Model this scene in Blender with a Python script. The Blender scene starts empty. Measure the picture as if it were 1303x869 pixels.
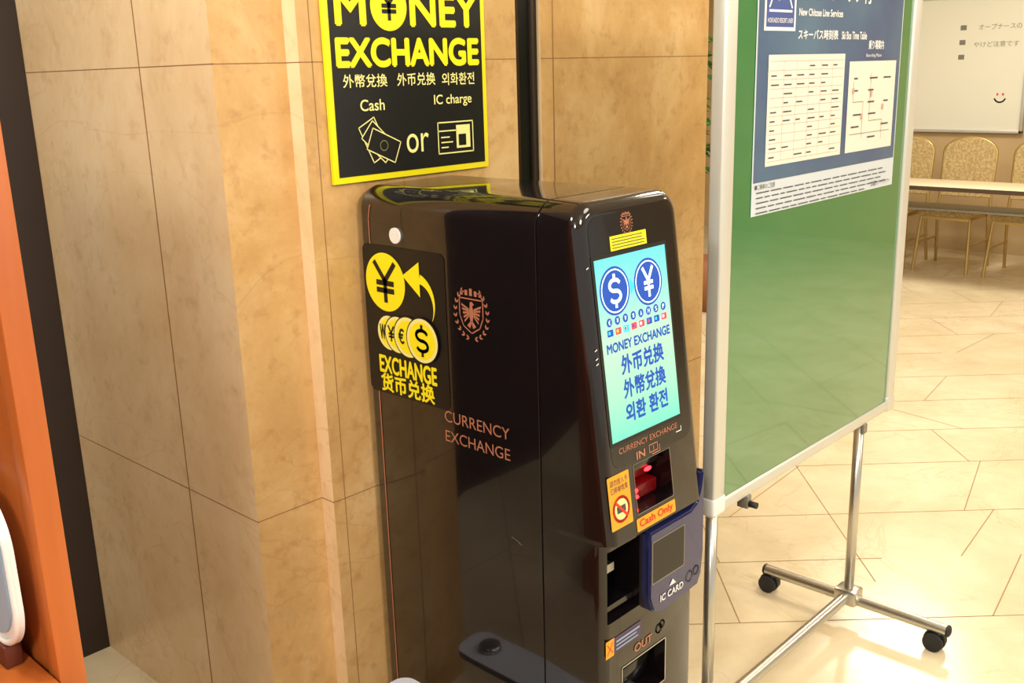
import bpy, bmesh, math, random
from mathutils import Vector, Matrix
random.seed(7)
scene=bpy.context.scene
try:
    scene.view_settings.view_transform='Standard'
except Exception: pass
COL=scene.collection

# ------------------------------------------------------------------ materials
def srgb(c):
    o=[]
    for v in c:
        v=v/255.
        o.append(v/12.92 if v<=.04045 else ((v+.055)/1.055)**2.4)
    return (o[0],o[1],o[2],1)
def setin(b,n,v):
    if n in b.inputs: b.inputs[n].default_value=v
def mat(name,c,rough=.5,metal=0,emit=None,es=0,coat=0,spec=.5,noise=None,ior=1.5,cior=1.5):
    m=bpy.data.materials.new(name); m.use_nodes=True
    nt=m.node_tree; b=nt.nodes['Principled BSDF']
    col=srgb(c)
    setin(b,'Base Color',col); setin(b,'Roughness',rough); setin(b,'Metallic',metal); setin(b,'IOR',ior)
    setin(b,'Coat Weight',coat); setin(b,'Coat Roughness',.03); setin(b,'Specular IOR Level',spec); setin(b,'Coat IOR',cior)
    if emit: setin(b,'Emission Color',srgb(emit)); setin(b,'Emission Strength',es)
    if noise:
        sc,c2,amt=noise
        tc=nt.nodes.new('ShaderNodeTexCoord'); n=nt.nodes.new('ShaderNodeTexNoise')
        n.inputs['Scale'].default_value=sc; n.inputs['Detail'].default_value=5
        nt.links.new(tc.outputs['Object'],n.inputs['Vector'])
        r=nt.nodes.new('ShaderNodeValToRGB'); r.color_ramp.elements[0].position=.35; r.color_ramp.elements[1].position=.35+amt
        r.color_ramp.elements[0].color=col; r.color_ramp.elements[1].color=srgb(c2)
        nt.links.new(n.outputs['Fac'],r.inputs['Fac']); nt.links.new(r.outputs['Color'],b.inputs['Base Color'])
    return m
def marble(name,stops,scale,vein,rough,speck=True,veinamt=.5,vscale=1.2,zs=1.0,spk=.38):
    m=bpy.data.materials.new(name); m.use_nodes=True
    nt=m.node_tree; b=nt.nodes['Principled BSDF']; N=nt.nodes.new; L=nt.links.new
    tc=N('ShaderNodeTexCoord')
    mp0=N('ShaderNodeMapping'); mp0.inputs['Scale'].default_value=(1,1,zs); L(tc.outputs['Object'],mp0.inputs['Vector'])
    n1=N('ShaderNodeTexNoise'); n1.inputs['Scale'].default_value=scale; n1.inputs['Detail'].default_value=10; n1.inputs['Roughness'].default_value=.7
    n1.inputs['Distortion'].default_value=.35
    L(mp0.outputs['Vector'],n1.inputs['Vector'])
    r=N('ShaderNodeValToRGB'); cr=r.color_ramp
    cr.elements[0].position=stops[0][0]; cr.elements[0].color=srgb(stops[0][1])
    cr.elements[1].position=stops[-1][0]; cr.elements[1].color=srgb(stops[-1][1])
    for p,c in stops[1:-1]:
        e=cr.elements.new(p); e.color=srgb(c)
    L(n1.outputs['Fac'],r.inputs['Fac'])
    n2=N('ShaderNodeTexNoise'); n2.inputs['Scale'].default_value=vscale; n2.inputs['Detail'].default_value=7; n2.inputs['Distortion'].default_value=1.2
    mp=N('ShaderNodeMapping'); mp.inputs['Rotation'].default_value=(.5,.9,.4); mp.inputs['Scale'].default_value=(1,1,2.2)
    L(tc.outputs['Object'],mp.inputs['Vector']); L(mp.outputs['Vector'],n2.inputs['Vector'])
    s=N('ShaderNodeMath'); s.operation='SUBTRACT'; s.inputs[1].default_value=.5; L(n2.outputs['Fac'],s.inputs[0])
    ab=N('ShaderNodeMath'); ab.operation='ABSOLUTE'; L(s.outputs[0],ab.inputs[0])
    mr=N('ShaderNodeMapRange'); mr.inputs['From Min'].default_value=0; mr.inputs['From Max'].default_value=.008
    mr.inputs['To Min'].default_value=veinamt; mr.inputs['To Max'].default_value=0
    L(ab.outputs[0],mr.inputs['Value'])
    mx=N('ShaderNodeMix'); mx.data_type='RGBA'; L(mr.outputs[0],mx.inputs[0]); L(r.outputs['Color'],mx.inputs[6]); mx.inputs[7].default_value=srgb(vein)
    out=mx.outputs[2]
    if speck:
        n3=N('ShaderNodeTexNoise'); n3.inputs['Scale'].default_value=scale*8; n3.inputs['Detail'].default_value=6; n3.inputs['Roughness'].default_value=.6
        L(tc.outputs['Object'],n3.inputs['Vector'])
        mr3=N('ShaderNodeMapRange'); mr3.inputs['From Min'].default_value=.54; mr3.inputs['From Max'].default_value=.74; mr3.inputs['To Max'].default_value=spk
        L(n3.outputs['Fac'],mr3.inputs['Value'])
        m2=N('ShaderNodeMix'); m2.data_type='RGBA'; L(mr3.outputs[0],m2.inputs[0]); L(out,m2.inputs[6]); m2.inputs[7].default_value=srgb(vein)
        out=m2.outputs[2]
    L(out,b.inputs['Base Color']); setin(b,'Roughness',rough)
    return m
def woodmat(name,c1,c2,rough=.35):
    m=bpy.data.materials.new(name); m.use_nodes=True
    nt=m.node_tree; b=nt.nodes['Principled BSDF']; N=nt.nodes.new; L=nt.links.new
    tc=N('ShaderNodeTexCoord'); mp=N('ShaderNodeMapping'); mp.inputs['Scale'].default_value=(14,14,.9)
    n=N('ShaderNodeTexNoise'); n.inputs['Scale'].default_value=2; n.inputs['Detail'].default_value=6
    L(tc.outputs['Object'],mp.inputs['Vector']); L(mp.outputs['Vector'],n.inputs['Vector'])
    r=N('ShaderNodeValToRGB'); r.color_ramp.elements[0].position=.3; r.color_ramp.elements[1].position=.7
    r.color_ramp.elements[0].color=srgb(c1); r.color_ramp.elements[1].color=srgb(c2)
    L(n.outputs['Fac'],r.inputs['Fac']); L(r.outputs['Color'],b.inputs['Base Color']); setin(b,'Roughness',rough)
    return m

M_WALL=marble('wall_marble_golden',[(.32,(188,148,92)),(.5,(204,165,110)),(.68,(220,187,136))],3.2,(158,114,66),.24,True,.2,1.1,.8,.42)
M_WALL2=marble('wall_marble_cream_lit',[(.32,(224,190,142)),(.5,(236,206,162)),(.68,(244,220,182))],2.6,(190,148,102),.24,True,.2,1.1,.8,.35)
M_FLOOR=marble('floor_marble',[(.3,(208,192,158)),(.5,(220,206,174)),(.7,(232,220,192))],2.2,(190,166,126),.2,False,.3,1.6)
M_GROUT=mat('grout',(158,130,92),.8)
M_JOINT=mat('wall_joint',(146,106,66),.8)
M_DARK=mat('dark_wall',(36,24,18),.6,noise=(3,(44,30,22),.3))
M_BLACKSTRIP=mat('black_strip',(14,12,12),.25)
M_BODY=mat('machine_black',(17,12,14),.12,coat=.6,noise=(30,(21,15,17),.4),cior=1.6,spec=.35)
M_BEZEL=mat('bezel_black',(12,11,13),.15,coat=.3)
M_COPPER=mat('copper_print',(184,120,94),.4,metal=.2)
M_YEL=mat('sign_yellow',(246,232,20),.45)
M_YEL2=mat('pale_yellow',(240,234,150),.5)
M_BLK=mat('sign_black',(16,15,14),.4)
M_WHITE=mat('white_plastic',(232,232,230),.4)
M_STAND=mat('pale_stand_paint',(206,212,226),.4)
M_ALU=mat('aluminium',(200,198,190),.28,metal=.9)
M_ALUP=mat('frame_paint',(206,206,198),.35,metal=.35)
M_GREEN=mat('green_board',(30,116,66),.05,coat=1,noise=(1.2,(38,126,76),.3),ior=1.6,cior=1.9)
M_NAVY=mat('poster_navy',(54,78,120),.3,coat=.5,noise=(2.5,(84,118,140),.4))
M_CREAM=mat('poster_sheet',(222,218,206),.4,coat=.3)
M_INK=mat('ink',(70,66,70),.6)
M_REDINK=mat('red_ink',(230,60,74),.6)
M_PINKINK=mat('grid_ink',(196,150,140),.6)
M_BLUEINK=mat('blue_ink',(60,80,140),.6)
M_PALE=mat('poster_band',(196,206,214),.4,coat=.3)
M_RUB=mat('rubber',(30,30,32),.6)
M_ORANGE=woodmat('orange_wood',(148,74,26),(172,92,36),.4)
M_ORANGE2=woodmat('orange_wood_edge',(172,88,36),(190,106,46),.4)
M_ORST=mat('orange_sticker',(238,160,40),.5)
M_RED=mat('red_print',(206,50,30),.5)
M_IC=mat('blue_reader',(34,38,86),.25,coat=.5)
M_REDL=mat('red_led',(255,30,20),.5,emit=(255,30,40),es=9)
M_REDGLASS=mat('red_glow_plastic',(80,6,10),.25,emit=(255,10,20),es=.05)
M_SBLUE=mat('screen_blue_print',(10,50,130),.5,emit=(6,74,165),es=.9)
M_SCY=mat('screen_cyan_print',(40,180,230),.5,emit=(40,190,240),es=.8)
M_SW=mat('screen_white',(240,250,250),.5,emit=(215,255,250),es=1.0)
M_SR=mat('screen_red',(240,60,70),.5,emit=(240,60,90),es=.8)
M_GOLD=mat('chair_gold',(186,160,100),.3,metal=.7)
M_UPH=mat('chair_fabric',(196,174,124),.85,noise=(60,(164,140,94),.25))
M_TTOP=mat('table_top',(226,212,180),.35)
M_TEDGE=mat('table_edge',(70,54,40),.5)
M_GREY=mat('grey_metal',(140,136,126),.4,metal=.5)
M_LEAF=mat('leaf',(40,110,50),.5,noise=(9,(70,140,60),.3))
M_POT=mat('pot',(150,96,60),.6)
M_FARW=mat('far_wall',(190,164,120),.6,noise=(2,(202,176,132),.3))
M_CEIL=mat('ceiling_paint',(226,220,206),.8)
M_WB=mat('whiteboard_white',(236,236,220),.2)
M_SILV=mat('brushed_steel',(190,190,192),.3,metal=1)
M_LBLUE=mat('pale_blue_plastic',(150,178,200),.4)
def screenmat():
    m=bpy.data.materials.new('screen_glow'); m.use_nodes=True
    nt=m.node_tree; b=nt.nodes['Principled BSDF']; N=nt.nodes.new; L=nt.links.new
    g=N('ShaderNodeTexCoord'); sp=N('ShaderNodeSeparateXYZ'); L(g.outputs['Object'],sp.inputs[0])
    mr=N('ShaderNodeMapRange'); mr.inputs['From Min'].default_value=.94; mr.inputs['From Max'].default_value=1.30
    L(sp.outputs['Z'],mr.inputs['Value'])
    r=N('ShaderNodeValToRGB'); cr=r.color_ramp
    cr.elements[0].position=0; cr.elements[0].color=srgb((112,240,206)); cr.elements[1].position=1; cr.elements[1].color=srgb((120,240,238))
    e=cr.elements.new(.25); e.color=srgb((180,255,208)); e=cr.elements.new(.55); e.color=srgb((210,255,214)); e=cr.elements.new(.8); e.color=srgb((156,248,232))
    L(mr.outputs[0],r.inputs['Fac'])
    L(r.outputs['Color'],b.inputs['Emission Color']); setin(b,'Emission Strength',1.05); setin(b,'Base Color',(0.02,.02,.02,1)); setin(b,'Roughness',.2)
    return m
M_SCREEN=screenmat()

# ------------------------------------------------------------------ helpers
def obj(name,me,parent=None,mats=()):
    o=bpy.data.objects.new(name,me); COL.objects.link(o)
    for m in mats: me.materials.append(m)
    if parent: o.parent=parent
    return o
def empty(name,loc=(0,0,0)):
    o=bpy.data.objects.new(name,None); COL.objects.link(o); o.empty_display_size=.1
    return o
def mesh(name,vs,fs,m,parent=None,smooth=False):
    me=bpy.data.meshes.new(name); me.from_pydata([tuple(v) for v in vs],[],fs); me.update()
    if smooth:
        for p in me.polygons: p.use_smooth=True
    return obj(name,me,parent,[m])
def box(name,x0,x1,y0,y1,z0,z1,m,parent=None,bev=0,seg=2):
    bm=bmesh.new(); bmesh.ops.create_cube(bm,size=1)
    for v in bm.verts:
        v.co=Vector((x0+(v.co.x+.5)*(x1-x0),y0+(v.co.y+.5)*(y1-y0),z0+(v.co.z+.5)*(z1-z0)))
    if bev>0: bmesh.ops.bevel(bm,geom=bm.edges[:],offset=bev,segments=seg,affect='EDGES',profile=.5)
    me=bpy.data.meshes.new(name); bm.to_mesh(me); bm.free()
    if bev>0:
        for p in me.polygons: p.use_smooth=True
        try: me.set_sharp_from_angle(angle=math.radians(40))
        except Exception: pass
    return obj(name,me,parent,[m])
def cyl(name,p0,p1,r,m,parent=None,n=20,r2=None):
    p0=Vector(p0);p1=Vector(p1); d=p1-p0
    bm=bmesh.new(); bmesh.ops.create_cone(bm,cap_ends=True,segments=n,radius1=r,radius2=r if r2 is None else r2,depth=d.length)
    q=d.to_track_quat('Z','Y').to_matrix().to_4x4(); q.translation=(p0+p1)/2
    bmesh.ops.transform(bm,matrix=q,verts=bm.verts)
    me=bpy.data.meshes.new(name); bm.to_mesh(me); bm.free()
    for p in me.polygons: p.use_smooth=len(p.vertices)==4
    return obj(name,me,parent,[m])
def sphere(name,c,r,m,parent=None,sc=(1,1,1)):
    bm=bmesh.new(); bmesh.ops.create_uvsphere(bm,u_segments=20,v_segments=12,radius=r)
    for v in bm.verts: v.co=Vector((v.co.x*sc[0]+c[0],v.co.y*sc[1]+c[1],v.co.z*sc[2]+c[2]))
    me=bpy.data.meshes.new(name); bm.to_mesh(me); bm.free()
    for p in me.polygons: p.use_smooth=True
    return obj(name,me,parent,[m])
def tube(name,pts,r,m,parent=None,cyclic=False):
    cu=bpy.data.curves.new(name,'CURVE'); cu.dimensions='3D'; cu.bevel_depth=r; cu.bevel_resolution=3; cu.use_fill_caps=True
    s=cu.splines.new('POLY'); s.points.add(len(pts)-1)
    for i,p in enumerate(pts): s.points[i].co=(p[0],p[1],p[2],1)
    s.use_cyclic_u=cyclic
    cu.materials.append(m)
    o=bpy.data.objects.new(name,cu); COL.objects.link(o)
    if parent: o.parent=parent
    return o
class Plane:
    def __init__(s,f,n,parent): s.f=f; s.n=Vector(n).normalized(); s.parent=parent; s.k=0
    def P(s,a,b,off): return Vector(s.f(a,b))+s.n*off
    def poly(s,name,pts,m,off=.001):
        return mesh(name,[s.P(a,b,off) for a,b in pts],[tuple(range(len(pts)))],m,s.parent)
    def rect(s,name,a0,a1,b0,b1,m,off=.001,r=0):
        if r<=0: return s.poly(name,[(a0,b0),(a1,b0),(a1,b1),(a0,b1)],m,off)
        pts=[]
        for cx,cy,st in ((a1-r,b0+r,-90),(a1-r,b1-r,0),(a0+r,b1-r,90),(a0+r,b0+r,180)):
            for k in range(7):
                t=math.radians(st+15*k); pts.append((cx+r*math.cos(t),cy+r*math.sin(t)))
        return s.poly(name,pts,m,off)
    def disc(s,name,a,b,r,m,off=.001,n=40,rb=None):
        rb=rb or r
        return s.poly(name,[(a+r*math.cos(2*math.pi*k/n),b+rb*math.sin(2*math.pi*k/n)) for k in range(n)],m,off)
    def strokes(s,name,lines,w,m,off=.001):
        vs=[];fs=[]
        for ln in lines:
            for (a0,b0),(a1,b1) in zip(ln[:-1],ln[1:]):
                d=Vector((a1-a0,b1-b0)); 
                if d.length<1e-7: continue
                d.normalize(); nx,ny=-d.y*w/2,d.x*w/2; ex,ey=d.x*w*.3,d.y*w*.3
                i=len(vs)
                vs+= [s.P(a0+nx-ex,b0+ny-ey,off),s.P(a0-nx-ex,b0-ny-ey,off),s.P(a1-nx+ex,b1-ny+ey,off),s.P(a1+nx+ex,b1+ny+ey,off)]
                fs.append((i,i+1,i+2,i+3))
        return mesh(name,vs,fs,m,s.parent)
    def ring(s,name,a,b,r,w,m,off=.001,t0=0,t1=360):
        n=48
        return s.strokes(name,[[(a+r*math.cos(math.radians(t0+(t1-t0)*k/n)),b+r*math.sin(math.radians(t0+(t1-t0)*k/n))) for k in range(n+1)]],w,m,off)
    def rects(s,name,L,m,off=.001):
        vs=[];fs=[]
        for a0,a1,b0,b1 in L:
            i=len(vs); vs+=[s.P(a0,b0,off),s.P(a1,b0,off),s.P(a1,b1,off),s.P(a0,b1,off)]; fs.append((i,i+1,i+2,i+3))
        return mesh(name,vs,fs,m,s.parent)
    def yen(s,name,a,b,w,h,t,m,off):
        return s.strokes(name,[[(a-w/2,b+h/2),(a,b+h*.04)],[(a+w/2,b+h/2),(a,b+h*.04)],[(a,b+h*.04),(a,b-h/2)],[(a-w*.4,b-h*.02),(a+w*.4,b-h*.02)],[(a-w*.4,b-h*.22),(a+w*.4,b-h*.22)]],t,m,off)
    def dollar(s,name,a,b,w,h,t,m,off):
        P=[]; r=h*.19
        for k in range(25,281,15):
            q=math.radians(k); P.append((a+w/2*math.cos(q),b+r+r*math.sin(q)))
        Q=[]
        for k in range(90,-156,-15):
            q=math.radians(k); Q.append((a+w/2*math.cos(q),b-r+r*math.sin(q)))
        return s.strokes(name,[P,Q,[(a,b+h*.55),(a,b+h*.36)],[(a,b-h*.36),(a,b-h*.55)]],t,m,off)
    def text(s,name,body,a,b,w,h,m,off=.0014,bold=0.0,fat=0.0):
        """text fitted to a w x h box centred on (a,b)"""
        cu=bpy.data.curves.new(name+'_c','FONT'); cu.body=body; cu.size=1; cu.offset=bold; cu.resolution_u=6
        to=bpy.data.objects.new(name+'_c',cu); COL.objects.link(to)
        bpy.context.view_layer.update()
        dg=bpy.context.evaluated_depsgraph_get()
        me=bpy.data.meshes.new_from_object(to.evaluated_get(dg))
        bpy.data.objects.remove(to)
        if len(me.vertices)==0: return None
        xs=[v.co.x for v in me.vertices]; ys=[v.co.y for v in me.vertices]
        x0,x1,y0,y1=min(xs),max(xs),min(ys),max(ys)
        for v in me.vertices:
            u=((v.co.x-x0)/(x1-x0)-.5)*w; t=((v.co.y-y0)/(y1-y0)-.5)*h if y1>y0 else 0
            v.co=s.P(a+u,b+t,off)
        me.name=name
        me.materials.clear()
        if fat>0:
            bm=bmesh.new(); bm.from_mesh(me)
            base=bm.verts[:]+bm.edges[:]+bm.faces[:]
            ux=(s.P(1,0,0)-s.P(0,0,0)); uz=(s.P(0,1,0)-s.P(0,0,0))
            j=0
            for dx,dz in ((1,0),(-1,0),(0,1),(0,-1),(.7,.7),(-.7,.7)):
                j+=1
                r_=bmesh.ops.duplicate(bm,geom=base)
                bmesh.ops.translate(bm,vec=ux*dx*fat+uz*dz*fat+s.n*.00005*j,verts=[g for g in r_['geom'] if isinstance(g,bmesh.types.BMVert)])
            bm.to_mesh(me); bm.free()
        return obj(name,me,s.parent,[m])

# ------------------------------------------------------------------ room
def extrude_poly(name,pts,z0,z1,m,parent=None):
    n=len(pts); vs=[(x,y,z0) for x,y in pts]+[(x,y,z1) for x,y in pts]
    fs=[tuple(range(n))[::-1],tuple(range(n,2*n))]+[(i,(i+1)%n,n+(i+1)%n,n+i) for i in range(n)]
    o=mesh(name,vs,fs,m,parent)
    bm=bmesh.new(); bm.from_mesh(o.data); bmesh.ops.recalc_face_normals(bm,faces=bm.faces); bm.to_mesh(o.data); bm.free()
    return o
CH=2.9
floor=box('floor',-5,9.2,-5,9,-.1,0,M_FLOOR)
box('ceiling',-5,9.2,-5,9,CH,CH+.1,M_CEIL)
wall=extrude_poly('wall_back',[(1.125,2.77),(1.125,1.866),(1.303,1.866),(1.303,1.82),(1.975,1.82),(1.975,1.90),(2.07,1.90),(2.07,1.82),(2.88,1.82),(2.88,3.2),(1.125,3.2)],0,CH,M_WALL)
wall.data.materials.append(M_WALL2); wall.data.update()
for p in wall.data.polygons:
    if p.normal.x<-.9: p.material_index=1  # left-facing sides: paler slab tone with their brighter light painted in
jw=.002
def jbox(n,*a): box(n,*a,M_JOINT,wall)
for zj in (.68,1.68,2.68):
    z0,z1=zj-jw/2,zj+jw/2
    jbox('joint',1.1245,1.126,1.8655,2.77,z0,z1)
    jbox('joint',1.1245,1.3035,1.8655,1.867,z0,z1)
    jbox('joint',1.3025,1.304,1.8195,1.866,z0,z1)
    jbox('joint',1.3025,1.975,1.8195,1.821,z0,z1)
    jbox('joint',2.07,2.88,1.8195,1.821,z0,z1)
jbox('joint_v',1.1243,1.126,2.163,2.167,0,CH)
jbox('joint_v',2.118,2.122,1.8193,1.821,0,CH)
jbox('joint_v',1.335,1.337,1.8195,1.821,0,CH)
box('strip_black',1.976,2.069,1.832,1.899,0,CH,M_BLACKSTRIP,wall)
box('strip_trim',1.976,1.988,1.822,1.834,0,CH,mat('dark_bronze',(70,50,34),.3,metal=.6),wall)
box('strip_rib',2.040,2.050,1.824,1.834,0,CH,mat('dark_bronze2',(78,66,56),.3,metal=.6),wall)
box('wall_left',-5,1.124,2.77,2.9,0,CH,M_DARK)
box('wall_far',9.2,9.35,-5,9,0,CH,M_FARW)
box('wall_rear',2.88,9.2,8.9,9.0,0,CH,M_FARW)

# grout pattern (laid at 45 degrees)
e1=Vector((.7275,.6861)); e2=Vector((.6861,-.7275))
rows=[2.75,3.14,3.5,3.98,4.37]
while rows[-1]<14: rows.append(rows[-1]+.42+random.uniform(-.04,.06))
while rows[0]>-4: rows.insert(0,rows[0]-.42)
gv=[];gf=[]
def gl(D0,S0,D1,S1,w=.0038):
    p=e1*D0+e2*S0;q=e1*D1+e2*S1
    for pt in (p,q):
        if pt.x<-4.9 or pt.x>9.1 or pt.y<-4.9 or pt.y>8.9: return
    d=(q-p); d.normalize(); n=Vector((-d.y,d.x))*w/2
    i=len(gv)
    for c in (p+n,p-n,q-n,q+n): gv.append((c.x,c.y,.0006))
    gf.append((i,i+1,i+2,i+3))
for D in rows:
    s=-8
    while s<8:
        if random.random()>.12: gl(D,s,D,s+.25)
        s+=.25
for a,b in zip(rows[:-1],rows[1:]):
    s=-8+random.uniform(0,.6)
    while s<8:
        k=random.choice([0,0,.28,-.28,.4,-.3])
        gl(a,s,b,s+k); s+=random.uniform(.6,1.05)
gl(2.98,1.17,3.98,1.19)
mesh('grout_lines',gv,gf,M_GROUT,floor)

# ------------------------------------------------------------------ wood partition + counter (left)
pt=empty('wooden_partition')
box('panel',.438,.468,1.28,1.80,0,1.72,M_ORANGE,pt,.002)
box('edge_trim',.435,.470,1.247,1.282,0,1.73,M_ORANGE2,pt,.002)
box('panel_cap',.435,.470,1.28,1.80,1.72,1.73,M_ORANGE2,pt)
ct=empty('wooden_counter')
box('counter_top',-.5,.432,.80,1.80,.860,.893,M_ORANGE2,ct,.003)
box('counter_front',-.5,.40,.84,1.78,0,.860,M_ORANGE,ct)
tr=empty('rounded_plastic_tray')
def rr(y0,y1,z0,z1,r,n=8):
    o=[]
    for cy,cz,st in ((y1-r,z0+r,-90),(y1-r,z1-r,0),(y0+r,z1-r,90),(y0+r,z0+r,180)):
        for k in range(n+1):
            t=math.radians(st+90*k/n); o.append((cy+r*math.cos(t),cz+r*math.sin(t)))
    return o
def slab(name,x0,x1,out,m,parent):
    n=len(out); vs=[(x0,y,z) for y,z in out]+[(x1,y,z) for y,z in out]
    fs=[tuple(range(n)),tuple(range(n,2*n))[::-1]]+[(i,n+i,n+(i+1)%n,(i+1)%n) for i in range(n)]
    o=mesh(name,vs,fs,m,parent)
    bm=bmesh.new(); bm.from_mesh(o.data); bmesh.ops.recalc_face_normals(bm,faces=bm.faces)
    bm.to_mesh(o.data); bm.free(); return o
slab('rim',.404,.412,rr(1.266,1.56,.925,1.152,.075,16),M_WHITE,tr)
slab('face',.400,.405,rr(1.284,1.54,.943,1.134,.060,16),M_LBLUE,tr)
tube('rim_bead',[(.404,y,z) for y,z in rr(1.270,1.554,.930,1.147,.070,16)],.005,M_WHITE,tr,True)
box('foot',.396,.420,1.32,1.52,.893,.926,mat('foot_brown',(90,40,24),.5),tr,.003)

# ------------------------------------------------------------------ currency exchange machine
mc=empty('currency_exchange_machine')
X0,X1,H,YB,R=1.425,1.755,1.41,1.805,.052
SL=.125
def yf(z): return 1.10+(z-.8)*SL if z>=.745 else 1.114
zs=[0,.04,.3,.5,.6,.70,.738,.745,.76,.8,.9,1.0,1.1,1.2,1.3]
def ring(ins):
    r=max(R-ins,.004); x0,x1,h=X0+ins,X1-ins,H-ins
    left=[(x0,z) for z in zs]
    arc=[(x0+r-r*math.cos(math.radians(t)),h-r+r*math.sin(math.radians(t))) for t in range(0,91,10)]
    half=left+arc
    return half+[(X0+X1-x,z) for x,z in reversed(half)]
rings=[]
def addring(ins,yfun): rings.append([(x,yfun(z),z) for x,z in ring(ins)])
addring(.01,lambda z:YB); addring(.003,lambda z:YB-.002); addring(0,lambda z:YB-.01)
addring(0,lambda z:1.50); addring(0,lambda z:1.276); addring(.003,lambda z:1.2745); addring(.003,lambda z:1.2715); addring(0,lambda z:1.270)
RB=.024
for k in range(0,7):
    t=math.radians(15*k)
    ins=RB*(1-math.cos(t)); dy=RB*(1-math.sin(t))
    addring(ins,lambda z,dy=dy:yf(z)+dy)
n=len(rings[0]); vs=[p for r_ in rings for p in r_]; fs=[]
for j in range(len(rings)-1):
    for i in range(n-1): fs.append((j*n+i,j*n+i+1,(j+1)*n+i+1,(j+1)*n+i))
    fs.append((j*n+n-1,j*n,(j+1)*n,(j+1)*n+n-1))
for base in (0,(len(rings)-1)*n):
    for i in range(n//2-1):
        fs.append((base+i,base+i+1,base+n-2-i,base+n-1-i))
body=mesh('body',vs,fs,M_BODY,mc)
bm=bmesh.new(); bm.from_mesh(body.data); bmesh.ops.remove_doubles(bm,verts=bm.verts,dist=1e-5); bmesh.ops.recalc_face_normals(bm,faces=bm.faces); bm.to_mesh(body.data); bm.free()
cutters=[]
def cut(x0,x1,y0,y1,z0,z1):
    c=box('cut',x0,x1,y0,y1,z0,z1,M_BEZEL); c.parent=None; cutters.append(c)
cut(1.517,1.643,1.05,1.20,.785,.888)
cut(1.440,1.546,1.05,1.21,.565,.725)
cut(1.486,1.643,1.05,1.20,.34,.445)
for c in cutters:
    md=body.modifiers.new('b','BOOLEAN'); md.operation='DIFFERENCE'; md.object=c; md.solver='EXACT'
bpy.context.view_layer.update()
dg=bpy.context.evaluated_depsgraph_get()
nm=bpy.data.meshes.new_from_object(body.evaluated_get(dg))
body.modifiers.clear(); body.data=nm
for c in cutters: bpy.data.objects.remove(c)
for p in nm.polygons: p.use_smooth=True
try: nm.set_sharp_from_angle(angle=math.radians(28))
except Exception: pass
FP=Plane(lambda a,b:(a,1.10+(b-.8)*SL,b),(0,-1,SL),mc)
LP=Plane(lambda a,b:(a,1.114,b),(0,-1,0),mc)
SP=Plane(lambda a,b:(X0,-a,b),(-1,0,0),mc)
FP.rect('front_panel',X0+.028,X1-.028,.893,1.383,M_BEZEL,.0006,.03)
FP.rect('screen_frame',1.452,1.697,.940,1.310,M_BLK,.0012,.004)
FP.rect('screen',1.459,1.690,.948,1.302,M_SCREEN,.0022)
for cx,cz,s in ((1.513,1.237,'$'),(1.622,1.237,'¥')):
    FP.disc('coin_outer',cx,cz,.047,M_SBLUE,.0028); FP.ring('coin_ring',cx,cz,.041,.0025,M_SW,.0032)
    (FP.dollar if s=='$' else FP.yen)('coin_symbol',cx,cz,.032,.056,.007,M_SW,.0036)
FP.poly('swap_arrow',[(1.562,1.22),(1.576,1.237),(1.562,1.254)],M_SCY,.003)
for k in range(8):
    cx=1.486+k*.0255
    FP.disc('mini_coin',cx,1.180,.0085,M_SBLUE,.003,n=16)
    FP.text('mini_sym','€¥W$AHSP'[k],cx,1.180,.006,.009,M_SW,.0034)
    FP.rect('mini_flag',cx-.009,cx+.009,1.153,1.166,[M_SBLUE,M_SR,M_SCY,M_SR,M_SR,M_SBLUE,M_SBLUE,M_SR][k],.003)
    FP.rect('mini_flag_b',cx-.006,cx,1.157,1.163,[M_SCY,M_YEL,M_SR,M_SBLUE,M_SW,M_SR,M_SCY,M_SW][k],.0034)
FP.text('screen_title','MONEY EXCHANGE',1.575,1.130,.208,.018,M_SBLUE,.003,fat=.0009)
FP.text('screen_line','外币兑换',1.580,1.091,.140,.037,M_SBLUE,.003,fat=.0014)
FP.text('screen_line','外幣兌換',1.580,1.043,.140,.037,M_SBLUE,.003,fat=.0013)
FP.text('screen_line','외환 환전',1.580,.995,.140,.036,M_SBLUE,.003,fat=.0014)
FP.rect('notice_label',1.515,1.632,1.312,1.340,M_YEL,.0012)
FP.rects('notice_print',[(1.52,1.627-random.uniform(0,.015),1.316+k*.0058,1.3178+k*.0058) for k in range(4)],M_INK,.0018)
FP.text('panel_text','CURRENCY EXCHANGE',1.577,.927,.20,.0115,M_COPPER,.0012)
FP.text('in_text','IN',1.545,.903,.028,.014,M_COPPER,.0012,fat=.0008)
FP.strokes('in_icon',[[(1.575,.897),(1.603,.897),(1.603,.912),(1.575,.912),(1.575,.897)],[(1.583,.892),(1.61,.892),(1.61,.905)],[(1.589,.901),(1.589,.908)]],.002,M_COPPER,.0012)
FP.strokes('bracket_mark',[[(1.672,.913),(1.690,.913),(1.690,.922)]],.002,M_WHITE,.0012)
for k,z in enumerate((1.29,1.135,1.118,1.108)): FP.strokes('edge_mark',[[(1.437,z),(1.443,z+.002)]],.002,M_WHITE,.0012)
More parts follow.
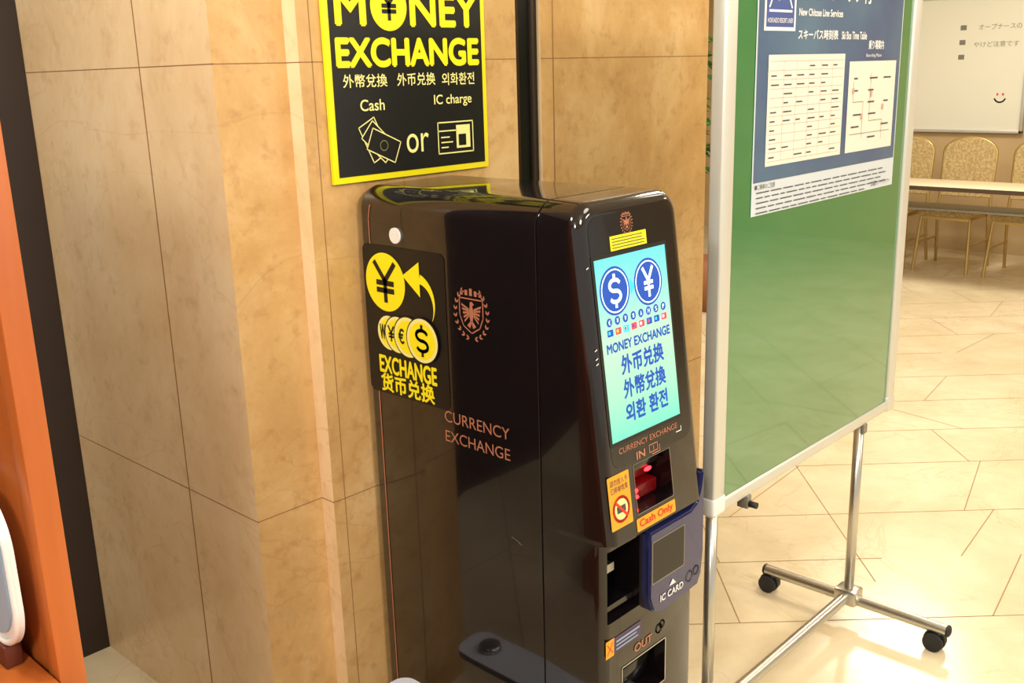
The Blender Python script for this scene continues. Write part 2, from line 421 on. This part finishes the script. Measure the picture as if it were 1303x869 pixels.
def emblem(pl,cx,cz,r,m,off):
    leaves=[]
    for sgn in (-1,1):
        for k in range(9):
            t=math.radians(-80+k*16.5); a=cx+sgn*r*math.cos(t)*.86; b=cz+r*math.sin(t)
            for q in (.55,-.55):
                dirx=-sgn*math.sin(t)+sgn*math.cos(t)*q; dirz=math.cos(t)+math.sin(t)*q
                L_=r*.2; dl=math.hypot(dirx,dirz); dirx/=dl; dirz/=dl
                nx,nz=-dirz*r*.045,dirx*r*.045
                leaves.append([(a,b),(a+dirx*L_*.5+nx,b+dirz*L_*.5+nz),(a+dirx*L_,b+dirz*L_),(a+dirx*L_*.5-nx,b+dirz*L_*.5-nz)])
    vs=[];fs=[]
    def P_(pts):
        i=len(vs); vs.extend(pl.P(a,b,off) for a,b in pts); fs.append(tuple(range(i,i+len(pts))))
    for l in leaves: P_(l)
    S=r*.62
    P_([(cx-S*.14,cz+S*.35),(cx-S*.2,cz),(cx-S*.1,cz-S*.5),(cx+S*.1,cz-S*.5),(cx+S*.2,cz),(cx+S*.14,cz+S*.35)])
    P_([(cx-S*.12,cz+S*.35),(cx-S*.1,cz+S*.7),(cx+S*.08,cz+S*.75),(cx+S*.26,cz+S*.58),(cx+S*.12,cz+S*.5),(cx+S*.12,cz+S*.35)])
    for sg in (-1,1):
        for k in range(5):
            zt=cz+S*(.62-.26*k); xe=cx+sg*S*(.85-.06*k)
            P_([(cx+sg*S*.2,cz+S*(.3-.1*k)),(xe,zt-S*.05),(xe-sg*S*.02,zt-S*.2),(cx+sg*S*.2,cz+S*(.18-.1*k))])
        P_([(cx+sg*S*.06,cz-S*.45),(cx+sg*S*.4,cz-S*.8),(cx+sg*S*.12,cz-S*.95),(cx,cz-S*.6)])
    mesh('emblem',vs,fs,m,pl.parent)
    pts=[(cx-S*1.0,cz+S*.9),(cx-S*1.0,cz-S*.2),(cx-S*.7,cz-S*.85),(cx,cz-S*1.25),(cx+S*.7,cz-S*.85),(cx+S*1.0,cz-S*.2),(cx+S*1.0,cz+S*.9),(cx-S*1.0,cz+S*.9)]
    pl.strokes('emblem_shield',[pts],r*.05,m,off)
    pl.rects('emblem_crown',[(cx+(k-2)*S*.4-S*.12,cx+(k-2)*S*.4+S*.12,cz+S*1.1,cz+S*(1.55-.12*abs(k-2))) for k in range(5)],m,off)
emblem(FP,1.572,1.361,.021,M_COPPER,.0014)
emblem(SP,-1.457,1.166,.055,M_COPPER,.001)
SP.text('side_text','CURRENCY',-1.455,.922,.195,.026,M_COPPER,.001)
SP.text('side_text','EXCHANGE',-1.455,.876,.195,.026,M_COPPER,.001)
SP.rect('copper_stripe',-1.777,-1.773,.05,.95,M_COPPER,.0008)
SP.strokes('copper_stripe_top',[[(-1.775,1.26),(-1.775,1.34),(-1.768,1.37)]],.003,M_COPPER,.0008)
cyl('round_cap',(X0+.001,1.685,1.309),(X0-.004,1.685,1.309),.0175,M_WHITE,mc,28)
SP.strokes('scuffs',[[(-1.36,.69),(-1.335,.683)],[(-1.34,.681),(-1.33,.68)]],.0015,M_GREY,.0006)
SP.rect('exchange_sticker',-1.803,-1.533,.935,1.283,M_BLK,.0012,.016)
SP.disc('yen_disc',-1.728,1.200,.067,M_YEL,.0022)
SP.yen('yen_symbol',-1.728,1.200,.066,.086,.012,M_BLK,.003)
arr=[]
for k in range(13):
    t=math.radians(-35+k*9); arr.append((-1.628+.062*math.cos(t),1.168+.066*math.sin(t)))
for k in range(13):
    t=math.radians(-35+(12-k)*9); w=.062-.020*((12-k)/12)
    arr.append((-1.628+w*math.cos(t),1.168+(w+.002)*math.sin(t)))
SP.poly('arrow_tail',arr,M_YEL,.0022)
SP.poly('arrow_head',[(-1.668,1.222),(-1.612,1.258),(-1.612,1.180)],M_YEL,.0026)
for k,(cy,r) in enumerate(((1.724,.040),(1.694,.042),(1.658,.046),(1.610,.050))):
    o=.002+.0010*k
    SP.disc('coin_edge',-cy,1.083,r+.003,M_BLK,o); SP.disc('coin',-cy,1.083,r,M_YEL2,o+.0003)
    SP.disc('coin_face',-cy,1.083,r*.84,M_YEL,o+.0005)
    if k==3: SP.dollar('coin_sym',-cy,1.083,.036,.062,.008,M_BLK,o+.0008)
    elif k==1: SP.yen('coin_sym',-cy-.022,1.083,.018,.034,.005,M_BLK,o+.0008)
    else: SP.text('coin_sym','W¥€$'[k],-cy-.022,1.083,.018,.034,M_BLK,o+.0008,fat=.001)
SP.text('sticker_text','EXCHANGE',-1.668,1.006,.192,.040,M_YEL,.0022,fat=.0015)
SP.text('sticker_text','货币兑换',-1.672,.962,.180,.042,M_YEL,.0022,fat=.0014)
FP.rect('no_card_sticker',1.431,1.500,.778,.886,M_ORST,.0012,.003)
FP.text('no_card_text','請勿放入卡',1.466,.872,.056,.013,M_INK,.0018)
FP.text('no_card_text','它將被收集',1.466,.857,.056,.013,M_INK,.0018)
FP.disc('card_field',1.466,.815,.023,M_YEL2,.0016); FP.ring('prohibit_ring',1.466,.815,.024,.006,M_RED,.002)
FP.rect('card_icon',1.452,1.480,.808,.822,M_INK,.0019)
FP.strokes('prohibit_bar',[[(1.449,.832),(1.483,.798)]],.006,M_RED,.0024)
FP.rect('cash_only_sticker',1.510,1.645,.750,.777,M_ORST,.0012,.004)
FP.text('cash_only_text','Cash Only',1.577,.763,.115,.019,M_RED,.0018,fat=.0005)
box('slot_back',1.519,1.641,1.185,1.195,.787,.886,M_BEZEL,mc)
box('slot_mouth',1.524,1.636,1.135,1.185,.79,.820,M_REDGLASS,mc,.004)
box('slot_mouth_upper',1.524,1.636,1.130,1.185,.858,.884,M_BEZEL,mc,.004)
box('slot_throat',1.53,1.63,1.150,1.185,.828,.852,M_REDGLASS,mc,.004)
sphere('red_led',(1.552,1.128,.816),.005,M_REDL,mc,(1.2,.6,1)); sphere('red_led',(1.592,1.128,.853),.006,M_REDL,mc,(2.0,.6,.8)); sphere('red_led',(1.560,1.131,.800),.004,M_REDL,mc)
FP.strokes('slot_frame',[[(1.517,.785),(1.643,.785),(1.643,.888),(1.517,.888),(1.517,.785)]],.0012,M_GREY,.0012)
box('card_tray',1.442,1.544,1.13,1.20,.58,.592,M_BEZEL,mc)
box('ticket_guide',1.452,1.50,1.15,1.20,.665,.672,M_SILV,mc,.002); box('ticket_guide_lip',1.452,1.50,1.145,1.15,.655,.673,M_SILV,mc)
def extr(name,pts,y0,y1,m,bev):
    n=len(pts); vs=[(x,y0,z) for x,z in pts]+[(x,y1,z) for x,z in pts]
    fs=[tuple(range(n)),tuple(range(n,2*n))]+[(i,(i+1)%n,n+(i+1)%n,n+i) for i in range(n)]
    o=mesh(name,vs,fs,m,mc)
    bm=bmesh.new(); bm.from_mesh(o.data); bmesh.ops.recalc_face_normals(bm,faces=bm.faces)
    if bev: bmesh.ops.bevel(bm,geom=[e for e in bm.edges],offset=bev,segments=2,affect='EDGES')
    bm.to_mesh(o.data); bm.free()
    for p in o.data.polygons: p.use_smooth=True
    try: o.data.set_sharp_from_angle(angle=math.radians(35))
    except Exception: pass
    return o
extr('ic_reader',[(1.556,.728),(1.705,.728),(1.730,.740),(1.742,.770),(1.748,.805),(1.757,.81),(1.759,.62),(1.752,.565),(1.738,.54),(1.60,.530),(1.570,.545),(1.556,.58)],1.20,1.094,M_IC,.004)
IP=Plane(lambda a,b:(a,1.094,b),(0,-1,0),mc)
IP.rect('reader_window_frame',1.562,1.682,.610,.708,M_GREY,.0006,.004)
IP.rect('reader_window',1.565,1.679,.613,.705,M_BLK,.001,.003)
IP.text('ic_text','IC CARD',1.635,.567,.085,.015,M_WHITE,.0012,fat=.0005)
IP.poly('ic_arrow',[(1.625,.583),(1.65,.583),(1.6375,.596)],M_WHITE,.0012)
IP.ring('ic_wave',1.703,.575,.012,.0025,M_WHITE,.0012); IP.ring('ic_wave',1.728,.58,.010,.0025,M_WHITE,.0012)
M_PUR=mat('purple_sticker',(70,50,90),.4)
LP.rect('info_sticker',1.452,1.552,.492,.528,M_PUR,.0012)
LP.rect('info_icon_red',1.431,1.458,.490,.530,M_ORST,.0014); LP.text('info_icon','✕',1.4445,.51,.02,.026,M_RED,.002)
LP.rects('info_print',[(1.465,1.545,.515,.519),(1.465,1.535,.507,.510),(1.465,1.54,.498,.501)],M_LBLUE,.002)
LP.text('out_text','OUT',1.56,.470,.062,.018,M_COPPER,.0012,fat=.0006)
LP.ring('out_icon',1.618,.478,.010,.003,M_COPPER,.0012); LP.ring('out_icon',1.63,.484,.008,.003,M_COPPER,.0012)
LP.strokes('out_frame',[[(1.486,.34),(1.643,.34),(1.643,.445),(1.486,.445),(1.486,.34)]],.003,M_SILV,.0012)
box('out_flap',1.50,1.63,1.15,1.18,.35,.40,M_BEZEL,mc,.004); box('out_chrome',1.50,1.56,1.12,1.15,.352,.366,M_SILV,mc,.003)
box('plinth',X0+.015,X1-.015,1.14,1.79,-.0,.03,M_BEZEL,mc)

# ------------------------------------------------------------------ low pale stand, invented to give the reflection in the machine's glossy side
st=empty('reflection_stand')
extrude_poly('shelf_plate',rr(1.235,1.350,1.18,1.655,.035),.252,.268,M_STAND,st)
cyl('knob',(1.29,1.575,.268),(1.29,1.575,.282),.030,M_SILV,st,28,.026)
box('stand_leg',1.265,1.305,1.44,1.50,.012,.254,M_STAND,st,.004)
box('stand_base',1.20,1.34,1.32,1.62,0,.014,M_GREY,st,.004)

# ------------------------------------------------------------------ wall sign
sg=empty('money_exchange_sign')
SX0,SX1,SZ0,SZ1=1.363,1.850,1.418,2.105
box('board_yellow',SX0,SX1,1.808,1.818,SZ0,SZ1,M_YEL,sg,.001)
WP=Plane(lambda a,b:(a,1.808,b),(0,-1,0),sg)
WP.rect('board_black',SX0+.014,SX1-.014,SZ0+.014,SZ1-.014,M_BLK,.001)
WP.text('title','M',1.436,1.792,.080,.070,M_YEL,.002,fat=.0035)
WP.disc('title_o',1.545,1.797,.053,M_YEL,.002); WP.yen('title_yen',1.545,1.799,.046,.060,.009,M_BLK,.003)
WP.text('title','NEY',1.716,1.792,.213,.070,M_YEL,.002,fat=.0035)
WP.text('title','EXCHANGE',1.607,1.698,.430,.058,M_YEL,.002,fat=.0035)
WP.text('sub','外幣兌換',1.466,1.638,.125,.028,M_YEL2,.002,fat=.0004)
WP.text('sub','外币兑换',1.617,1.638,.118,.028,M_YEL2,.002,fat=.0004)
WP.text('sub','외화환전',1.752,1.636,.108,.028,M_YEL2,.002,fat=.0004)
WP.text('sub','Cash',1.482,1.585,.070,.025,M_YEL2,.002,bold=.01)
WP.text('sub','IC charge',1.732,1.586,.125,.029,M_YEL2,.002,bold=.01)
WP.text('or','or',1.612,1.493,.070,.044,M_YEL2,.002,bold=0)
WP.text('title_top','両替',1.607,1.96,.25,.13,M_YEL,.002,fat=.003)
def note(cx,cz,ang,w=.075,h=.045):
    c,s=math.cos(ang),math.sin(ang)
    def q(u,v): return (cx+u*c-v*s,cz+u*s+v*c)
    return [[q(-w/2,-h/2),q(w/2,-h/2),q(w/2,h/2),q(-w/2,h/2),q(-w/2,-h/2)]]
for k,(cx,cz,an) in enumerate(((1.480,1.508,-64),(1.494,1.503,-42),(1.508,1.494,-24))):
    o=.002+k*.0004
    q_=note(cx,cz,math.radians(an+90 if False else an),.088,.050)[0]
    WP.poly('note_back',q_[:4],M_BLK,o); WP.strokes('note_icon',[q_],.0025,M_YEL2,o+.0002); WP.ring('note_ring',cx,cz,.011,.002,M_YEL2,o+.0002)
WP.strokes('card_icon',[[(1.678,1.462),(1.795,1.462),(1.795,1.535),(1.678,1.535),(1.678,1.462)],[(1.678,1.515),(1.74,1.515)],[(1.688,1.50),(1.715,1.50)],[(1.688,1.488),(1.725,1.488)],[(1.688,1.476),(1.71,1.476)]],.003,M_YEL2,.002)
WP.rect('card_block',1.738,1.785,1.472,1.527,M_YEL2,.002); WP.rect('card_block_in',1.745,1.77,1.478,1.505,M_BLK,.003)

# ------------------------------------------------------------------ green board on casters
gb=empty('green_display_board')
Y=1.165
BX0,BX1,BZ0,BZ1=1.885,2.898,.632,1.92
box('panel',BX0+.03,BX1-.03,Y-.010,Y+.012,BZ0+.02,BZ1-.02,M_GREEN,gb)
for nm_,a in (('frame_left',(BX0,BX0+.048,BZ0,BZ1)),('frame_right',(BX1-.05,BX1,BZ0,BZ1)),('frame_bottom',(BX0+.02,BX1-.02,BZ0,BZ0+.03)),('frame_top',(BX0+.02,BX1-.02,BZ1-.03,BZ1))):
    box(nm_,a[0],a[1],Y-.017,Y+.018,a[2],a[3],M_ALUP,gb,.006,3)
box('corner_cap',BX0-.002,BX0+.052,Y-.019,Y+.020,BZ0-.004,BZ0+.045,M_WHITE,gb,.008,3)
box('corner_cap',BX1-.052,BX1+.002,Y-.019,Y+.020,BZ0-.004,BZ0+.045,M_ALUP,gb,.008,3)
for cx in (1.905,2.70):
    cyl('leg_tube',(cx,Y,.085),(cx,Y,BZ0+.01),.0145,M_ALU,gb)
    box('leg_socket',cx-.03,cx+.03,Y-.035,Y+.035,.055,.105,M_ALU,gb,.008)
    tube('foot_tube',[(cx,Y-.30,.07),(cx,Y+.28,.07)],.017,M_ALU,gb)
    for yy in (Y-.275,Y+.255):
        cyl('caster_stem',(cx,yy,.04),(cx,yy,.07),.008,M_GREY,gb)
        for dx in (-.013,.013):
            cyl('caster_wheel',(cx+dx-.009,yy+.01,.028),(cx+dx+.009,yy+.01,.028),.028,M_RUB,gb,24)
        cyl('caster_hood',(cx-.006,yy+.01,.03),(cx+.006,yy+.01,.03),.031,M_RUB,gb,24)
    for yy in (Y-.30,Y+.28): sphere('tube_cap',(cx,yy,.07),.018,M_RUB,gb,(1,.5,1))
tube('cross_tube',[(1.905,Y-.0,.08),(2.70,Y-.0,.08)],.017,M_ALU,gb)
box('leg_clamp',2.688,2.712,Y-.02,Y+.01,.605,.634,M_GREY,gb,.003)
box('board_clip',2.035,2.055,Y-.02,Y+.01,.60,.634,M_GREY,gb,.003); cyl('clip_knob',(2.045,Y-.02,.612),(2.045,Y-.04,.612),.008,M_RUB,gb)
ps=empty('bus_timetable_poster')
PP=Plane(lambda a,b:(a,Y-.0105,b),(0,-1,0),ps)
PX0,PX1,PZ0,PZ1=2.017,2.782,1.317,1.875
PP.rect('sheet',PX0,PX1,PZ0,PZ1,M_PALE,.0008)
PP.rect('navy_field',PX0+.006,PX1-.006,1.392,PZ1-.006,M_NAVY,.0016)
PP.rect('table_sheet',2.07,2.445,1.425,1.669,M_CREAM,.0024)
PP.rect('map_sheet',2.472,2.752,1.425,1.650,M_CREAM,.0024)
PP.strokes('table_grid',[[(2.078,1.655-k*.02),(2.437,1.655-k*.02)] for k in range(12)]+[[(x,1.655),(x,1.435)] for x in (2.14,2.2,2.26,2.32,2.38)],.0008,M_PINKINK,.003)
L_=[]
for r_ in range(11):
    for c_ in range(6):
        w=random.uniform(.02,.04); x=2.083+c_*.06; z=1.648-r_*.02
        if random.random()>.25: L_.append((x,x+w,z-.006,z-.003))
PP.rects('table_print',L_,M_INK,.0032)
L_=[]
for r_ in range(6):
    for c_ in range(3):
        if random.random()>.35:
            x=2.49+c_*.09+random.uniform(0,.02); z=1.61-r_*.03; L_.append((x,x+random.uniform(.02,.05),z-.004,z))
PP.rects('map_print',L_,M_INK,.0032)
PP.strokes('map_route',[[(2.50,1.60),(2.50,1.55),(2.56,1.55),(2.56,1.46)],[(2.60,1.62),(2.60,1.50),(2.68,1.50),(2.68,1.45)],[(2.49,1.47),(2.73,1.47)]],.0013,M_GREY,.0034)
PP.rects('map_stops',[(2.495,2.505,1.57,1.585),(2.55,2.562,1.505,1.52),(2.60,2.612,1.56,1.575),(2.675,2.687,1.525,1.54)],M_PINKINK,.0036)
L_=[]
for r_ in range(5):
    x=PX0+.02
    while x<PX1-.05:
        w=random.uniform(.02,.06)
        if x+w<PX1-.04-(.1*(r_>3)): L_.append((x,x+w,1.370-r_*.0115-.0025,1.370-r_*.0115))
        x+=w+.008
PP.rects('notes_print',L_,M_INK,.0022)
PP.text('notes_head','■ご乗車のご注意',2.075,1.382,.09,.012,M_INK,.0026)
PP.text('company','北海道リゾートライナー',2.70,1.332,.12,.014,M_INK,.0026)
PP.rect('logo_box',2.045,2.185,1.72,1.875,M_WHITE,.0022); PP.rect('logo_in',2.053,2.177,1.728,1.87,M_BLUEINK,.0026)
PP.text('logo_text','HOKKAIDO RESORT LINER',2.115,1.742,.112,.010,M_WHITE,.003); PP.strokes('logo_peaks',[[(2.065,1.77),(2.09,1.81),(2.105,1.785),(2.13,1.83),(2.165,1.77)],[(2.065,1.762),(2.165,1.762)]],.005,M_WHITE,.003)
PP.text('poster_title','ニセコエリア行',2.40,1.812,.36,.046,M_WHITE,.0024,fat=.0012)
PP.text('poster_title','New Chitose Line Services',2.31,1.762,.22,.016,M_WHITE,.0024,fat=.0005)
PP.text('poster_title','スキーバス時刻表',2.30,1.713,.20,.022,M_WHITE,.0024,fat=.0006)
PP.text('poster_title','Ski Bus Time Table',2.49,1.712,.14,.018,M_WHITE,.0024,fat=.0005)
PP.text('poster_title','乗り場案内',2.62,1.69,.09,.022,M_WHITE,.0024,fat=.0005)
PP.text('poster_title','Boarding Place',2.61,1.663,.09,.010,M_WHITE,.0024)

# ------------------------------------------------------------------ far area
tb=empty('folding_table')
box('top',7.55,8.05,1.2,3.7,.722,.745,M_TTOP,tb,.004); box('edge_band',7.543,7.552,1.2,3.7,.715,.745,M_TEDGE,tb)
box('under_shelf',7.62,7.95,1.3,3.6,.56,.575,M_GREY,tb,.003)
for yy in (1.35,3.55):
    tube('leg',[(7.60,yy,.03),(7.60,yy,.72)],.016,M_GREY,tb); tube('leg',[(8.0,yy,.03),(8.0,yy,.72)],.016,M_GREY,tb); tube('foot',[(7.55,yy,.02),(8.05,yy,.02)],.018,M_GREY,tb)
def chair(cx,cy,i):
    ch=empty('banquet_chair' if i==0 else 'banquet_chair.%03d'%i)
    w=.21
    box('seat',cx,cx+.42,cy-w,cy+w,.44,.495,M_UPH,ch,.022,4)
    box('seat_rail',cx+.02,cx+.40,cy-w+.015,cy+w-.015,.415,.442,M_GOLD,ch,.004)
    pts=[(cy-w+.01,.56)]+[(cy-(w-.005)*math.cos(math.radians(t)),.91+.12*math.sin(math.radians(t))) for t in range(0,181,15)]+[(cy+w-.01,.56)]
    n=len(pts); vs=[(cx+.40+(z-.5)*.12,y,z) for y,z in pts]+[(cx+.435+(z-.5)*.12,y,z) for y,z in pts]
    fs=[tuple(range(n)),tuple(range(n,2*n))[::-1]]+[(k,n+k,n+(k+1)%n,(k+1)%n) for k in range(n)]
    o=mesh('back_pad',vs,fs,M_UPH,ch)
    md=o.modifiers.new('bv','BEVEL'); md.width=.01; md.segments=3; md.limit_method='ANGLE'
    tube('back_frame',[(cx+.418,cy-w,.43)]+[(cx+.417+(z-.5)*.12,y,z) for y,z in pts]+[(cx+.418,cy+w,.43)],.013,M_GOLD,ch)
    for sgn in (-1,1):
        tube('leg_front',[(cx+.03,cy+sgn*(w-.02),.43),(cx-.02,cy+sgn*(w-.0),.0)],.012,M_GOLD,ch)
        tube('leg_back',[(cx+.40,cy+sgn*(w-.01),.43),(cx+.47,cy+sgn*(w-.0),.0)],.012,M_GOLD,ch)
        tube('side_rail',[(cx,cy+sgn*(w-.01),.22),(cx+.43,cy+sgn*(w-.01),.22)],.008,M_GOLD,ch)
for i,cy in enumerate((2.93,3.43,2.38)): chair(8.12,cy,i)
fw_=empty('wall_whiteboard')
box('panel',9.165,9.185,2.75,3.85,1.05,2.15,M_WB,fw_)
for a in ((2.73,3.87,1.03,1.055),(2.73,3.87,2.14,2.17)): box('frame',9.15,9.19,a[0],a[1],a[2],a[3],M_ALUP,fw_,.003)
for a in ((2.73,2.755,1.03,2.17),(3.845,3.87,1.03,2.17)): box('frame',9.15,9.19,a[0],a[1],a[2],a[3],M_ALUP,fw_,.003)
BP=Plane(lambda a,b:(9.165,-a,b),(-1,0,0),fw_)
BP.text('marker_text','オープナースの',-2.98,1.90,.34,.045,M_GREY,.001); BP.text('marker_text','やけど注意です',-3.0,1.76,.36,.045,M_GREY,.001)
BP.ring('smiley_mouth',-2.93,1.33,.045,.012,M_REDINK,.001,200,340); BP.rects('smiley_eyes',[(-2.96,-2.945,1.34,1.36),(-2.915,-2.90,1.34,1.36)],M_REDINK,.001)
BP.rects('marker_memo',[(-3.30,-3.25,1.64,1.68),(-3.30,-3.25,1.76,1.80),(-3.30,-3.25,1.88,1.92)],M_GREY,.001)
pl=empty('potted_plant')
px_,py_=6.0,3.72
cyl('pot',(px_,py_,0),(px_,py_,.35),.15,M_POT,pl,24,.19); cyl('trunk',(px_,py_,.3),(px_,py_,1.2),.02,M_POT,pl)
vs=[];fs=[]
for k in range(90):
    t=random.uniform(0,6.28); z=random.uniform(.9,1.85); r0=.05; L_=random.uniform(.18,.38); up=random.uniform(-.1,.2)
    d=Vector((math.cos(t),math.sin(t),up)); nrm=Vector((-math.sin(t),math.cos(t),0))*.035
    b0=Vector((px_,py_,z))+d*r0; i=len(vs)
    vs+=[b0,b0+d*L_*.5+nrm+Vector((0,0,.02)),b0+d*L_,b0+d*L_*.5-nrm+Vector((0,0,.02))]; fs.append((i,i+1,i+2,i+3))
mesh('leaves',vs,fs,M_LEAF,pl)

# ------------------------------------------------------------------ lights
def area(name,loc,tgt,size,power,col):
    l=bpy.data.lights.new(name,'AREA'); l.shape='DISK'; l.size=size; l.energy=power; l.color=col
    o=bpy.data.objects.new(name,l); COL.objects.link(o); o.location=loc
    o.rotation_euler=(Vector(tgt)-Vector(loc)).to_track_quat('-Z','Y').to_euler(); return o
WARM=(1,.90,.75)
NEUT=(1,.94,.84)
area('wall_fill_light',(-1.2,-.4,2.6),(1.1,2.0,1.0),.5,48,NEUT)
area('wall_fill_light',(.15,1.55,2.7),(1.125,2.05,.9),.35,20,NEUT)  # added fill lamp, out of view, brightens the left-facing wall side
area('wall_fill_light',(1.2,-1.0,2.6),(1.6,1.5,.9),.5,34,NEUT)
area('wall_fill_light',(2.4,.1,2.85),(2.4,.1,0),.9,20,WARM)
area('wall_fill_light',(4.2,1.2,2.85),(4.2,1.2,0),1.2,42,WARM)
area('wall_fill_light',(4.5,3.8,2.85),(4.5,3.8,0),.9,36,WARM)
area('wall_fill_light',(7.0,2.6,2.85),(7.0,2.6,0),.9,62,WARM)
area('wall_fill_light',(6.5,-.8,2.85),(6.5,-.8,0),.9,45,WARM)
area('wall_fill_light',(4.0,-2.2,2.85),(4.0,-2.2,0),.9,80,WARM)  # added fill lamp, out of view, brightens the floor mirrored in the green board
w=bpy.data.worlds.new('World'); scene.world=w; w.use_nodes=True
w.node_tree.nodes['Background'].inputs[0].default_value=(1,.92,.80,1); w.node_tree.nodes['Background'].inputs[1].default_value=.78

# ------------------------------------------------------------------ camera
cam=bpy.data.cameras.new('Camera'); cam.sensor_width=36; cam.lens=1281.75/1303*36; cam.clip_start=.05
co=bpy.data.objects.new('Camera',cam); COL.objects.link(co)
fwv=Vector((.70265,.66265,-.25919)); rv=Vector((.68053,-.73222,-.02714)); uv=Vector((.20777,.15732,.96544))
mw=Matrix(((rv.x,uv.x,-fwv.x,0),(rv.y,uv.y,-fwv.y,0),(rv.z,uv.z,-fwv.z,1.65),(0,0,0,1)))
co.matrix_world=mw
scene.camera=co
